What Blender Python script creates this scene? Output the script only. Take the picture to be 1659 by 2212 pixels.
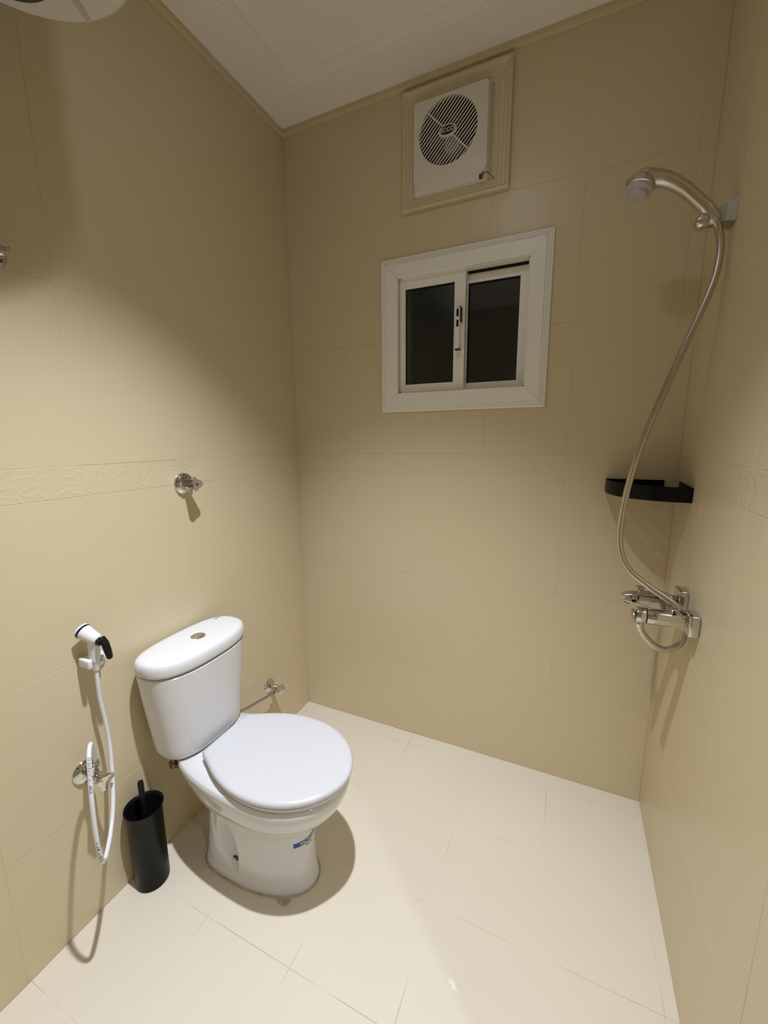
import bpy, bmesh, math, random
from mathutils import Vector, Matrix, noise
from math import sin, cos, pi, radians

random.seed(7)
scene = bpy.context.scene
for o in list(bpy.data.objects):
    bpy.data.objects.remove(o)

# ------------------------------------------------------------------ camera
CAM = Vector((1.2119, -1.6531, 1.4092))
yaw, pit, rol = -0.4261, 0.1798, -0.0093
fw = Vector((sin(yaw) * cos(pit), cos(yaw) * cos(pit), -sin(pit)))
rt = Vector((cos(yaw), -sin(yaw), 0))
up = rt.cross(fw)
r2 = rt * cos(rol) + up * sin(rol)
u2 = up * cos(rol) - rt * sin(rol)
cam_d = bpy.data.cameras.new('camera')
cam = bpy.data.objects.new('camera', cam_d)
scene.collection.objects.link(cam)
cam.matrix_world = Matrix(((r2.x, u2.x, -fw.x, CAM.x), (r2.y, u2.y, -fw.y, CAM.y), (r2.z, u2.z, -fw.z, CAM.z), (0, 0, 0, 1)))
cam_d.sensor_fit = 'VERTICAL'
cam_d.sensor_height = 36.0
cam_d.lens = 881.67 / 2212 * 36.0
cam_d.clip_start = 0.02
scene.camera = cam

# ------------------------------------------------------------------ world (night outside the window)
wd = bpy.data.worlds.new('night')
scene.world = wd
wd.use_nodes = True
wd.node_tree.nodes['Background'].inputs[0].default_value = (0.5, 0.55, 0.7, 1)
wd.node_tree.nodes['Background'].inputs[1].default_value = 0.004

# ------------------------------------------------------------------ lamps
W, D1, D2, H = 1.5453, -1.277, -2.75, 2.70     # room width, end of the right wall, front wall, ceiling
LX, LY = 0.875, -1.065                          # recessed downlight over the toilet area
L2X, L2Y = 2.38, -1.98                         # added unseen lamp, for the floor's light edge and a brighter ceiling


def spot(name, loc, power, angle, blend, radius, tilt=(0, 0), col=(0.92, 0.975, 1.09)):
    l = bpy.data.lights.new(name, 'SPOT')
    l.energy = power
    l.color = col
    l.spot_size = radians(angle)
    l.spot_blend = blend
    l.shadow_soft_size = radius
    o = bpy.data.objects.new(name, l)
    o.location = loc
    o.rotation_euler = (radians(tilt[0]), radians(tilt[1]), 0)
    scene.collection.objects.link(o)
    return o


spot('downlight_beam', (LX, LY, 2.688), 217, 84.5, 1.0, 0.022, (1, 5.5))
spot('added_fill_beam', (L2X, L2Y, 2.688), 66, 100, 0.5, 0.03, (0, 0))

# weak disk light added at the downlight to brighten the upper walls
sl = bpy.data.lights.new('downlight_fill', 'AREA')
sl.shape = 'DISK'
sl.size = 0.09
sl.energy = 1.5
sl.color = (0.92, 0.975, 1.09)
slo = bpy.data.objects.new('downlight_fill', sl)
slo.location = (LX, LY, 2.692)
scene.collection.objects.link(slo)

vs = scene.view_settings
scene.display_settings.display_device = 'sRGB'
vs.view_transform = 'Standard'
vs.look = 'None'
vs.gamma = 1
vs.use_curve_mapping = False
vs.exposure = 0.0

# ------------------------------------------------------------------ materials
def new_mat(name, col=(0.8, 0.8, 0.8), rough=0.5, metal=0.0, spec=0.5, coat=0.0, trans=0.0, ior=1.5):
    m = bpy.data.materials.new(name)
    m.use_nodes = True
    b = m.node_tree.nodes['Principled BSDF']
    b.inputs['Base Color'].default_value = (*col, 1)
    b.inputs['Roughness'].default_value = rough
    b.inputs['Metallic'].default_value = metal
    b.inputs['Specular IOR Level'].default_value = spec
    b.inputs['Coat Weight'].default_value = coat
    b.inputs['Transmission Weight'].default_value = trans
    b.inputs['IOR'].default_value = ior
    return m


def nd(m, t, **kw):
    n = m.node_tree.nodes.new(t)
    for k, v in kw.items():
        if k in n.inputs:
            n.inputs[k].default_value = v
        else:
            setattr(n, k, v)
    return n


def lk(m, a, b):
    m.node_tree.links.new(a, b)


def coords(m):
    return nd(m, 'ShaderNodeNewGeometry').outputs['Position']


def vary(m, ca, cb, scale, detail=4.0):
    """base colour drifts between two close tones (glaze and wear)"""
    n = nd(m, 'ShaderNodeTexNoise', Scale=scale, Detail=detail)
    lk(m, coords(m), n.inputs['Vector'])
    r = nd(m, 'ShaderNodeMix', data_type='RGBA')
    r.inputs[6].default_value = (*ca, 1)
    r.inputs[7].default_value = (*cb, 1)
    lk(m, n.outputs[0], r.inputs[0])
    b = m.node_tree.nodes['Principled BSDF']
    lk(m, r.outputs[2], b.inputs['Base Color'])
    return r


def bump(m, scale, strength, dist=0.001, detail=3.0, height=None):
    b = m.node_tree.nodes['Principled BSDF']
    if height is None:
        n = nd(m, 'ShaderNodeTexNoise', Scale=scale, Detail=detail)
        lk(m, coords(m), n.inputs['Vector'])
        height = n.outputs[0]
    bp = nd(m, 'ShaderNodeBump', Strength=strength, Distance=dist)
    lk(m, height, bp.inputs['Height'])
    lk(m, bp.outputs[0], b.inputs['Normal'])
    return bp


WALLC = (0.665, 0.565, 0.37)
M_wall = new_mat('wall_tile_glaze', WALLC, 0.34, spec=0.45)
vary(M_wall, (0.675, 0.572, 0.378), (0.655, 0.555, 0.360), 2.5)
bump(M_wall, 9.0, 0.35, 0.004, 2.0)
M_grout = new_mat('beige_grout', (0.60, 0.505, 0.325), 0.85, spec=0.2)
vary(M_grout, (0.63, 0.53, 0.34), (0.80, 0.71, 0.54), 2.2, 3)
M_floor = new_mat('floor_tile_glaze', (0.74, 0.67, 0.53), 0.42, spec=0.4)
M_fgrout = new_mat('floor_grout', (0.71, 0.64, 0.50), 0.9, spec=0.2)
_r = vary(M_fgrout, (0.78, 0.71, 0.57), (0.34, 0.30, 0.24), 2.6, 2)
_m = nd(M_fgrout, 'ShaderNodeMapRange')
_m.inputs['From Min'].default_value = 0.55
_m.inputs['From Max'].default_value = 0.66
_l = _r.inputs[0].links[0]
_s = _l.from_socket
M_fgrout.node_tree.links.remove(_l)
lk(M_fgrout, _s, _m.inputs['Value'])
lk(M_fgrout, _m.outputs[0], _r.inputs[0])
M_plain = new_mat('plain_beige_paint', (0.64, 0.53, 0.35), 0.6)
M_ceil = new_mat('white_ceiling_paint', (0.95, 0.91, 0.86), 0.75, spec=0.2)
bump(M_ceil, 60, 0.15, 0.001)
M_porc = new_mat('white_porcelain', (0.75, 0.75, 0.755), 0.12, spec=0.5)
M_plastic = new_mat('white_seat_plastic', (0.655, 0.655, 0.67), 0.28, spec=0.5)
M_white = new_mat('white_plastic', (0.80, 0.79, 0.79), 0.3)
M_fan = new_mat('fan_white_plastic', (0.74, 0.70, 0.63), 0.4)
M_upvc = new_mat('window_white_aluminium', (0.90, 0.88, 0.83), 0.36)
M_black = new_mat('black_powder_coat', (0.005, 0.005, 0.005), 0.36, spec=0.14)
M_blackp = new_mat('black_plastic', (0.006, 0.006, 0.007), 0.40, spec=0.25)
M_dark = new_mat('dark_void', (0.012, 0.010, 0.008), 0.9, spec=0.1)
M_chrome = new_mat('chrome', (0.66, 0.655, 0.65), 0.06, metal=1.0)
M_satin = new_mat('satin_nickel', (0.60, 0.57, 0.53), 0.24, metal=1.0)
M_shadech = new_mat('grey_chrome_plastic', (0.42, 0.40, 0.37), 0.3, metal=0.9)
M_brass = new_mat('aged_brass', (0.20, 0.13, 0.07), 0.45, metal=0.9)
M_hosew = new_mat('white_vinyl_hose', (0.78, 0.77, 0.79), 0.3)
M_clear = new_mat('clear_tube_tail', (0.75, 0.74, 0.72), 0.15, trans=0.6)
M_ink = new_mat('black_ink', (0.03, 0.03, 0.035), 0.6)
M_grey_ink = new_mat('grey_ink', (0.22, 0.22, 0.23), 0.6)
M_blue = new_mat('blue_print', (0.01, 0.06, 0.33), 0.4)
M_navy = new_mat('navy_badge', (0.008, 0.008, 0.035), 0.4)
M_labelw = new_mat('white_label_print', (0.8, 0.82, 0.86), 0.5)
M_clearlab = new_mat('label_film', (0.80, 0.74, 0.62), 0.35)
M_nozzle = new_mat('frosted_spray_plate', (0.62, 0.58, 0.60), 0.45, trans=0.25)
M_heater = new_mat('heater_enamel', (0.70, 0.68, 0.63), 0.35)
M_dirt = new_mat('dark_grime', (0.05, 0.035, 0.02), 0.8)
M_lamp = bpy.data.materials.new('lamp_lens')
M_lamp.use_nodes = True
_b = M_lamp.node_tree.nodes['Principled BSDF']
_b.inputs['Emission Color'].default_value = (0.92, 0.975, 1.0, 1)
_b.inputs['Emission Strength'].default_value = 6

# floor: soft mottling and scattered specks
mx = vary(M_floor, (0.755, 0.69, 0.56), (0.715, 0.645, 0.515), 3.2, 6)
bump(M_floor, 14.0, 0.2, 0.003, 3.0)
# white ceramic: slight water marks on the tank front are left to reflections
# embossed floral border tile
M_border = new_mat('embossed_border_tile', WALLC, 0.32)
vary(M_border, (0.675, 0.572, 0.378), (0.655, 0.555, 0.360), 2.5)
pos = coords(M_border)
nz = nd(M_border, 'ShaderNodeTexNoise', Scale=11.0, Detail=1.0)
lk(M_border, pos, nz.inputs['Vector'])
mixv = nd(M_border, 'ShaderNodeMix', data_type='RGBA')
mixv.inputs[0].default_value = 0.22
lk(M_border, pos, mixv.inputs[6])
lk(M_border, nz.outputs['Color'], mixv.inputs[7])
vo = nd(M_border, 'ShaderNodeTexVoronoi', feature='DISTANCE_TO_EDGE', Scale=26.0)
lk(M_border, mixv.outputs[2], vo.inputs['Vector'])
rp = nd(M_border, 'ShaderNodeMapRange')
rp.inputs['From Min'].default_value = 0.02
rp.inputs['From Max'].default_value = 0.16
rp.inputs['To Min'].default_value = 1.0
rp.inputs['To Max'].default_value = 0.0
rp.interpolation_type = 'SMOOTHSTEP'
lk(M_border, vo.outputs['Distance'], rp.inputs['Value'])
bump(M_border, 1, 0.28, 0.0011, height=rp.outputs[0])
# glass: a real pane, slightly frosted on the left leaf
M_glass = new_mat('window_glass', (0.80, 0.88, 0.84), 0.02, trans=1.0, ior=1.5)
M_frost = new_mat('frosted_window_glass', (0.72, 0.82, 0.76), 0.16, trans=1.0, ior=1.5)

# ------------------------------------------------------------------ mesh helpers
COL = scene.collection


def mkobj(name, verts, faces, mat, parent=None, smooth=False, loc=None, rot=None):
    me = bpy.data.meshes.new(name)
    me.from_pydata([tuple(v) for v in verts], [], faces)
    me.validate()
    bm = bmesh.new()
    bm.from_mesh(me)
    bmesh.ops.recalc_face_normals(bm, faces=bm.faces)
    bm.to_mesh(me)
    bm.free()
    if smooth:
        me.polygons.foreach_set('use_smooth', [True] * len(me.polygons))
        if smooth == 'auto':
            me.set_sharp_from_angle(angle=radians(38))
    me.materials.append(mat)
    o = bpy.data.objects.new(name, me)
    COL.objects.link(o)
    if parent is not None:
        o.parent = parent
        o.matrix_parent_inverse = Matrix.Translation(-parent.location)
    if loc:
        o.location = loc
    if rot:
        o.rotation_euler = rot
    return o


def empty(name, loc, label, cat, group=None):
    o = bpy.data.objects.new(name, None)
    COL.objects.link(o)
    o.location = loc
    o.empty_display_size = 0.05
    o['label'] = label
    o['category'] = cat
    if group:
        o['group'] = group
    bpy.context.view_layer.update()
    return o


class G:
    """collects geometry, becomes one mesh"""
    def __init__(s):
        s.v = []
        s.f = []

    def add(s, vs, fs):
        n = len(s.v)
        s.v += [Vector(v) for v in vs]
        s.f += [tuple(i + n for i in f) for f in fs]
        return s

    def box(s, a, b, bev=0.0):
        x0, y0, z0 = a
        x1, y1, z1 = b
        if bev <= 0:
            vs = [(x, y, z) for x in (x0, x1) for y in (y0, y1) for z in (z0, z1)]
            fs = [(0, 1, 3, 2), (4, 6, 7, 5), (0, 4, 5, 1), (2, 3, 7, 6), (0, 2, 6, 4), (1, 5, 7, 3)]
            return s.add(vs, fs)
        bm = bmesh.new()
        bmesh.ops.create_cube(bm, size=1)
        for v in bm.verts:
            v.co = Vector(((x0 + x1) / 2 + v.co.x * (x1 - x0), (y0 + y1) / 2 + v.co.y * (y1 - y0), (z0 + z1) / 2 + v.co.z * (z1 - z0)))
        bmesh.ops.bevel(bm, geom=list(bm.edges), offset=bev, segments=3, affect='EDGES', profile=0.5)
        bm.verts.index_update()
        s.add([v.co.copy() for v in bm.verts], [tuple(v.index for v in f.verts) for f in bm.faces])
        bm.free()
        return s

    def loft(s, rings, cap0=True, cap1=True, closed=True):
        n = len(rings[0])
        vs = [p for r in rings for p in r]
        fs = []
        for k in range(len(rings) - 1):
            for i in range(n if closed else n - 1):
                j = (i + 1) % n
                fs.append((k * n + i, k * n + j, (k + 1) * n + j, (k + 1) * n + i))
        if cap0:
            fs.append(tuple(range(n))[::-1])
        if cap1:
            fs.append(tuple((len(rings) - 1) * n + i for i in range(n)))
        return s.add(vs, fs)

    def lathe(s, prof, origin, axis=(0, 0, 1), n=40, rf=None):
        """prof: list of (r, h); axis direction; rf(theta)->radius factor"""
        ax = Vector(axis).normalized()
        q = Vector((0, 0, 1)).rotation_difference(ax)
        rings = []
        for r, h in prof:
            ring = []
            for i in range(n):
                t = 2 * pi * i / n
                k = rf(t) if rf else 1
                ring.append(Vector(origin) + q @ Vector((max(r, 1e-5) * k * cos(t), max(r, 1e-5) * k * sin(t), h)))
            rings.append(ring)
        return s.loft(rings)

    def tube(s, pts, r, n=14, sub=6, caps=True, smooth=True):
        P = [Vector(p) for p in pts]
        R = r if isinstance(r, (list, tuple)) else [r] * len(P)
        if smooth:
            Q, RR = [], []
            for i in range(len(P) - 1):
                p0 = P[max(i - 1, 0)]
                p1, p2 = P[i], P[i + 1]
                p3 = P[min(i + 2, len(P) - 1)]
                for k in range(sub):
                    t = k / sub
                    Q.append(0.5 * ((2 * p1) + (p2 - p0) * t + (2 * p0 - 5 * p1 + 4 * p2 - p3) * t * t + (3 * p1 - p0 - 3 * p2 + p3) * t ** 3))
                    RR.append(R[i] * (1 - t) + R[i + 1] * t)
            Q.append(P[-1])
            RR.append(R[-1])
        else:
            Q, RR = P, R
        T = []
        for i in range(len(Q)):
            a = Q[min(i + 1, len(Q) - 1)] - Q[max(i - 1, 0)]
            T.append(a.normalized())
        ref = Vector((0, 0, 1)) if abs(T[0].z) < 0.9 else Vector((1, 0, 0))
        nrm = (ref - T[0] * ref.dot(T[0])).normalized()
        rings = []
        for i in range(len(Q)):
            if i:
                nrm = (T[i - 1].rotation_difference(T[i]) @ nrm)
                nrm = (nrm - T[i] * nrm.dot(T[i])).normalized()
            b = T[i].cross(nrm)
            rings.append([Q[i] + (nrm * cos(2 * pi * k / n) + b * sin(2 * pi * k / n)) * RR[i] for k in range(n)])
        return s.loft(rings, caps, caps)

    def obj(s, name, mat, parent=None, smooth='auto'):
        return mkobj(name, s.v, s.f, mat, parent, smooth)


def text_obj(name, body, size, fn, mat, parent, bold=0.0, sub=0, spacing=1.0):
    """flat lettering, every vertex carried to its place on a surface by fn(u, v)"""
    cu = bpy.data.curves.new('tmp', 'FONT')
    cu.body = body
    cu.size = size
    cu.offset = bold
    cu.space_character = spacing
    cu.resolution_u = 3
    cu.align_x = 'CENTER'
    cu.align_y = 'CENTER'
    t = bpy.data.objects.new('tmp', cu)
    COL.objects.link(t)
    dg = bpy.context.evaluated_depsgraph_get()
    me = bpy.data.meshes.new_from_object(t.evaluated_get(dg))
    vs = [fn(v.co.x, v.co.y) for v in me.vertices]
    fs = [tuple(p.vertices) for p in me.polygons]
    bpy.data.objects.remove(t)
    return mkobj(name, vs, fs, mat, parent)


def tag_struct(o):
    o['kind'] = 'structure'
    return o


# ------------------------------------------------------------------ room shell
TH = 0.14
GD = 0.0009     # grout sits this far behind the tile faces
WIN = (0.5385, 1.0405, 1.593, 2.038)
FANH = (0.612, 0.878, 2.31, 2.60)


def minus(rect, hole):
    x0, x1, z0, z1 = rect
    a0, a1, c0, c1 = hole
    if x1 <= a0 or x0 >= a1 or z1 <= c0 or z0 >= c1:
        return [rect]
    out = []
    if x0 < a0:
        out.append((x0, a0, z0, z1))
    if x1 > a1:
        out.append((a1, x1, z0, z1))
    m0, m1 = max(x0, a0), min(x1, a1)
    if z0 < c0:
        out.append((m0, m1, z0, c0))
    if z1 > c1:
        out.append((m0, m1, c1, z1))
    return out


g = G().box((-TH, D2, -0.05), (-GD, TH, H + 0.1))
wall_left = tag_struct(g.obj('wall_left', M_grout, smooth=False))
g = G()
for r in [(0 - GD, W + GD, -0.05, H + 0.1)]:
    parts = minus(r, WIN)
    parts = [q for p in parts for q in minus(p, FANH)]
    for p in parts:
        g.box((p[0], GD, p[2]), (p[1], TH, p[3]))
wall_back = tag_struct(g.obj('wall_back', M_grout, smooth=False))
g = G().box((W + GD, D1, -0.05), (W + 0.13, TH, H + 0.1))
wall_right = tag_struct(g.obj('wall_right', M_grout, smooth=False))
g = G().box((-TH, D2 - TH, -0.05), (3.2, D2, H + 0.1))
tag_struct(g.obj('wall_front', M_plain, smooth=False))
g = G().box((3.2, D2 - TH, -0.05), (3.2 + TH, TH, H + 0.1))
tag_struct(g.obj('wall_far_right', M_plain, smooth=False))
g = G().box((W + 0.13, 0, -0.05), (3.2, TH, H + 0.1))
tag_struct(g.obj('wall_far_back', M_plain, smooth=False))
g = G().box((-TH, D2 - TH, -0.12), (3.2 + TH, TH, -GD))
floor = tag_struct(g.obj('floor', M_fgrout, smooth=False))

# ceiling: plaster border, small bead, then the raised field
g = G()
zb, zf = H, H + 0.028
X0, X1, Y0, Y1 = -0.002, W + 0.002, D2, 0.002


def inset_rect(d, z):
    return [Vector((X0 + d, Y0 + d, z)), Vector((X1 - d, Y0 + d, z)), Vector((X1 - d, Y1 - d, z)), Vector((X0 + d, Y1 - d, z))]


rings = [inset_rect(d, z) for d, z in ((-0.05, H), (0.148, H), (0.150, H + 0.005), (0.166, H + 0.005), (0.170, H + 0.002), (0.176, H + 0.008), (0.186, zf), (0.20, zf))]
g.loft(rings, cap0=False, cap1=True)
# the other half of the bathroom has a flat ceiling
g.add([(X1 - 0.002, D2 - TH, H), (3.2 + TH, D2 - TH, H), (3.2 + TH, TH, H), (X1 - 0.002, TH, H)], [(0, 1, 2, 3)])
g.box((-TH, D2 - TH, H + 0.08), (3.2 + TH, TH, H + 0.14))
ceiling = tag_struct(g.obj('ceiling', M_ceil, smooth=False))

# wall tiles ---------------------------------------------------------
ZR = [0.0, 0.3602, 0.8045, 1.2587, 1.3422, 1.801, 2.2580, 2.689]
XB = [0.0, 0.287, 0.591, 0.895, 1.199, 1.503, W]
YL = [0.0, -0.078] + [-0.378 - 0.3015 * k for k in range(8)]
YL = [y for y in YL if y > D2] + [D2]
YR = [0.0, -0.304, -0.608, -0.912, -1.216, D1]
J = 0.0005
cache = {}


def tile_mesh(w, h, mat, bev=0.0006):
    key = (round(w, 4), round(h, 4), mat.name)
    if key in cache:
        return cache[key]
    x, z, b = w / 2, h / 2, bev
    vs = [(-x, 0.004, -z), (x, 0.004, -z), (x, 0.004, z), (-x, 0.004, z),
          (-x, -0.0 + b * .7, -z), (x, b * .7, -z), (x, b * .7, z), (-x, b * .7, z),
          (-x + b, 0, -z + b), (x - b, 0, -z + b), (x - b, 0, z - b), (-x + b, 0, z - b)]
    fs = [(0, 1, 2, 3), (8, 11, 10, 9)]
    for i in range(4):
        j = (i + 1) % 4
        fs += [(i, 4 + i, 4 + j, j), (4 + i, 8 + i, 8 + j, 4 + j)]
    me = bpy.data.meshes.new('tile')
    me.from_pydata(vs, [], fs)
    bm = bmesh.new()
    bm.from_mesh(me)
    bmesh.ops.recalc_face_normals(bm, faces=bm.faces)
    bm.to_mesh(me)
    bm.free()
    me.materials.append(mat)
    cache[key] = me
    return me


def put_tile(name, me, parent, loc, rz, tilt=0.0009):
    o = bpy.data.objects.new(name, me)
    COL.objects.link(o)
    o.parent = parent
    o.location = loc
    o.rotation_euler = (random.uniform(-tilt, tilt), 0, rz + random.uniform(-tilt, tilt))
    return o


def wall_tiles(parent, edges, place, rz, holes=()):
    for c in range(len(edges) - 1):
        a, b = sorted((edges[c], edges[c + 1]))
        if b - a < 0.012:
            continue
        for r in range(len(ZR) - 1):
            z0, z1 = ZR[r], ZR[r + 1]
            border = (r == 3)
            rects = [(a, b, z0, z1)]
            for h in holes:
                rects = [q for p in rects for q in minus(p, h)]
            if not rects:
                continue
            mat = M_border if border else M_wall
            nm = 'border_tile' if border else 'tile'
            if len(rects) == 1 and rects[0] == (a, b, z0, z1):
                me = tile_mesh(b - a - 2 * J, z1 - z0 - 2 * J, mat)
                cx, cz = (a + b) / 2, (z0 + z1) / 2
                put_tile(nm, me, parent, place(cx, cz, random.uniform(0.0, 0.0002)), rz)
            else:
                gg = G()
                for p in rects:
                    e0 = J if p[0] == a else 0
                    e1 = J if p[1] == b else 0
                    e2 = J if p[2] == z0 else 0
                    e3 = J if p[3] == z1 else 0
                    gg.box((p[0] + e0, 0.0, p[2] + e2), (p[1] - e1, 0.005, p[3] - e3))
                gg.obj(nm, mat, parent, smooth=False)


wall_tiles(wall_back, XB, lambda c, z, e: (c, e, z), 0, (WIN, FANH))
wall_tiles(wall_left, YL, lambda c, z, e: (-e, c, z), radians(90))
wall_tiles(wall_right, YR, lambda c, z, e: (W + e, c, z), radians(-90))

# floor tiles (30 cm grid); they lie flat, so the plate is turned up
FX = [0.0] + [0.0085 + 0.3008 * k for k in range(1, 6)] + [W]
FX[1:] = [0.309, 0.6105, 0.912, 1.2135, 1.515, 1.816, 2.118, 2.419, 2.72, 3.02, 3.2]
FY = [0.0, -0.0745, -0.3745, -0.6745, -0.9750, -1.2755, -1.576, -1.877, -2.178, -2.478, D2]
for i in range(len(FX) - 1):
    for j in range(len(FY) - 1):
        if FX[i] > W and FY[j + 1] > D1 - 0.31:
            continue
        w, h = FX[i + 1] - FX[i], FY[j] - FY[j + 1]
        me = tile_mesh(w - 2 * J, h - 2 * J, M_floor, 0.0004)
        o = bpy.data.objects.new('tile', me)
        COL.objects.link(o)
        o.parent = floor
        o.location = ((FX[i] + FX[i + 1]) / 2, (FY[j] + FY[j + 1]) / 2, -random.uniform(0, 0.0003))
        o.rotation_euler = (radians(-90) + random.uniform(-.0007, .0007), random.uniform(-.0007, .0007), 0)

# plaster bead where the tiles meet the ceiling
g = G()
prof = [(0, 2.676), (0.007, 2.679), (0.010, 2.686), (0.010, H)]
ring0 = [Vector((d, D2, z)) for d, z in prof]
ring1 = [Vector((d, -d, z)) for d, z in prof]
ring2 = [Vector((W - d, -d, z)) for d, z in prof]
ring3 = [Vector((W - d, D1, z)) for d, z in prof]
g.loft([ring0, ring1, ring2, ring3], False, False, closed=False)
tag_struct(g.obj('trim_1', M_wall, smooth=False))

# ------------------------------------------------------------------ window
win = bpy.data.objects.new('window_1', None)
COL.objects.link(win)
win.location = (0.79, 0, 1.815)
win['kind'] = 'structure'
bpy.context.view_layer.update()
OX0, OX1, OZ0, OZ1 = 0.4610, 1.1150, 1.5170, 2.1120
fr = 0.0755
cprof = [(0, -0.001), (0, 0.007), (0.003, 0.009), (0.0065, 0.009), (0.008, 0.0075), (0.0095, 0.0105), (0.0135, 0.0105), (0.015, 0.009),
         (0.0165, 0.0125), (0.0205, 0.0125), (0.022, 0.011), (0.024, 0.015), (fr - 0.002, 0.015), (fr, 0.013), (fr, -0.06)]


def corner(i, d):
    return [(OX0 + d, OZ0 + d), (OX1 - d, OZ0 + d), (OX1 - d, OZ1 - d), (OX0 + d, OZ1 - d)][i]


for i in range(4):
    j = (i + 1) % 4
    a, b = [], []
    dx = Vector((corner(j, 0)[0] - corner(i, 0)[0], 0, corner(j, 0)[1] - corner(i, 0)[1])).normalized() * 0.0004
    for d, h in cprof:
        p, q = corner(i, d), corner(j, d)
        a.append(Vector((p[0], -h, p[1])) + dx)
        b.append(Vector((q[0], -h, q[1])) - dx)
    G().loft([a, b], True, True, closed=False).obj('casing_board', M_upvc, win, smooth=False)
# dark hairline behind the mitres
G().box((OX0 + 0.004, -0.004, OZ0 + 0.004), (OX0 + fr - 0.003, -0.001, OZ1 - 0.004)).box((OX1 - fr + 0.003, -0.004, OZ0 + 0.004), (OX1 - 0.004, -0.001, OZ1 - 0.004)).obj('backing_strip', M_dirt, win, smooth=False)

IX0, IX1, IZ0, IZ1 = WIN
# outer tracked frame in the opening
g = G()
for a, b in (((IX0, 0.004, IZ0), (IX0 + 0.006, 0.085, IZ1)), ((IX1 - 0.006, 0.004, IZ0), (IX1, 0.085, IZ1)), ((IX0, 0.004, IZ0), (IX1, 0.085, IZ0 + 0.005)), ((IX0, 0.004, IZ1 - 0.004), (IX1, 0.085, IZ1))):
    g.box(a, b)
g.box((IX0, 0.036, IZ1 - 0.012), (IX1, 0.038, IZ1))
g.box((IX0, 0.036, IZ0), (IX1, 0.038, IZ0 + 0.012))
g.obj('track_frame', M_upvc, win, smooth=False)


def sash(x0, x1, z0, z1, y0, y1, sl, sr, st, sb, glass):
    p = []
    f = G().box((x0, y0, z0), (x0 + sl, y1, z1), 0.0012)
    f.box((x1 - sr, y0, z0), (x1, y1, z1), 0.0012)
    f.box((x0 + sl, y0 + 0.0012, z1 - st), (x1 - sr, y1, z1), 0.0010)
    f.box((x0 + sl, y0 + 0.0012, z0), (x1 - sr, y1, z0 + sb), 0.0010)
    fo = f.obj('sash', M_upvc, win, smooth=False)
    G().box((x0 + sl - 0.004, (y0 + y1) / 2, z0 + sb - 0.004), (x1 - sr + 0.004, (y0 + y1) / 2 + 0.004, z1 - st + 0.004)).obj('pane', glass, fo, smooth=False)
    # black glazing gasket
    q = G()
    w = 0.0035
    yy0, yy1 = (y0 + y1) / 2 - 0.006, (y0 + y1) / 2 - 0.0004
    q.box((x0 + sl, yy0, z0 + sb), (x0 + sl + w, yy1, z1 - st))
    q.box((x1 - sr - w * .4, yy0, z0 + sb), (x1 - sr, yy1, z1 - st))
    q.box((x0 + sl, yy0, z1 - st - w), (x1 - sr, yy1, z1 - st))
    q.box((x0 + sl, yy0, z0 + sb), (x1 - sr, yy1, z0 + sb + w * .8))
    q.obj('gasket', M_blackp, fo, smooth=False)
    return fo


s1 = sash(IX0 + 0.0005, 0.8075, IZ0 + 0.003, IZ1 - 0.001, 0.008, 0.034, 0.0225, 0.043, 0.040, 0.031, M_frost)
s2 = sash(0.770, IX1 - 0.0015, IZ0 + 0.003, IZ1 - 0.0105, 0.040, 0.066, 0.040, 0.036, 0.034, 0.027, M_glass)
G().box((0.8095, 0.0345, 2.0235), (IX1 - 0.0062, 0.0375, 2.0368)).obj('upper_gap_shade', M_blackp, win, smooth=False)  # black strip gives the gap above the right sash its shade
# bar handle on the meeting stile
hx0, hx1 = 0.7785, 0.7935
h = G().box((hx0, -0.020, 1.745), (hx1, -0.012, 1.896), 0.001)
h.box((hx0, -0.012, 1.885), (hx1 + .002, 0.0085, 1.896), 0.0005)
h.box((hx0, -0.012, 1.745), (hx1 + .002, 0.0085, 1.756), 0.0005)
hd = h.obj('handle', M_upvc, win, smooth=False)
G().box((hx0 - 0.001, -0.0225, 1.742), (hx1 + .004, 0.0, 1.7452)).box((hx1 + .0005, -0.012, 1.845), (hx1 + .004, 0.008, 1.8975)).box((hx0, -0.018, 1.8955), (hx1 + .004, 0.004, 1.8975)).obj('handle_gasket', M_dirt, win, smooth=False)
G().box((hx0 + 0.003, -0.0212, 1.862), (hx1 - 0.003, -0.0195, 1.889), 0.0005).box((hx0 + 0.0035, -0.0212, 1.825), (hx1 - 0.0035, -0.0195, 1.850), 0.0005).obj('latch_button', M_blackp, win, smooth=False)
# outer reveal in the wall thickness
g = G()
for a, b in (((IX0 - .004, 0.085, IZ0 - .004), (IX0 + .002, TH, IZ1 + .004)), ((IX1 - .002, 0.085, IZ0 - .004), (IX1 + .004, TH, IZ1 + .004)), ((IX0, 0.085, IZ0 - .004), (IX1, TH, IZ0 + .002)), ((IX0, 0.085, IZ1 - .002), (IX1, TH, IZ1 + .004))):
    g.box(a, b)
g.obj('window_reveal', M_plain, win, smooth=False)

# ------------------------------------------------------------------ exhaust fan
fan = empty('exhaust_fan', (0.757, 0.0, 2.26), 'white square exhaust fan with round slatted grille, high on the back wall above the window', 'exhaust fan')
FX0, FX1, FZ0, FZ1 = 0.5580, 0.9555, 2.2630, 2.6600


def fcorner(i, d):
    return [(FX0 + d, FZ0 + d), (FX1 - d, FZ0 + d), (FX1 - d, FZ1 - d), (FX0 + d, FZ1 - d)][i]


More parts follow.
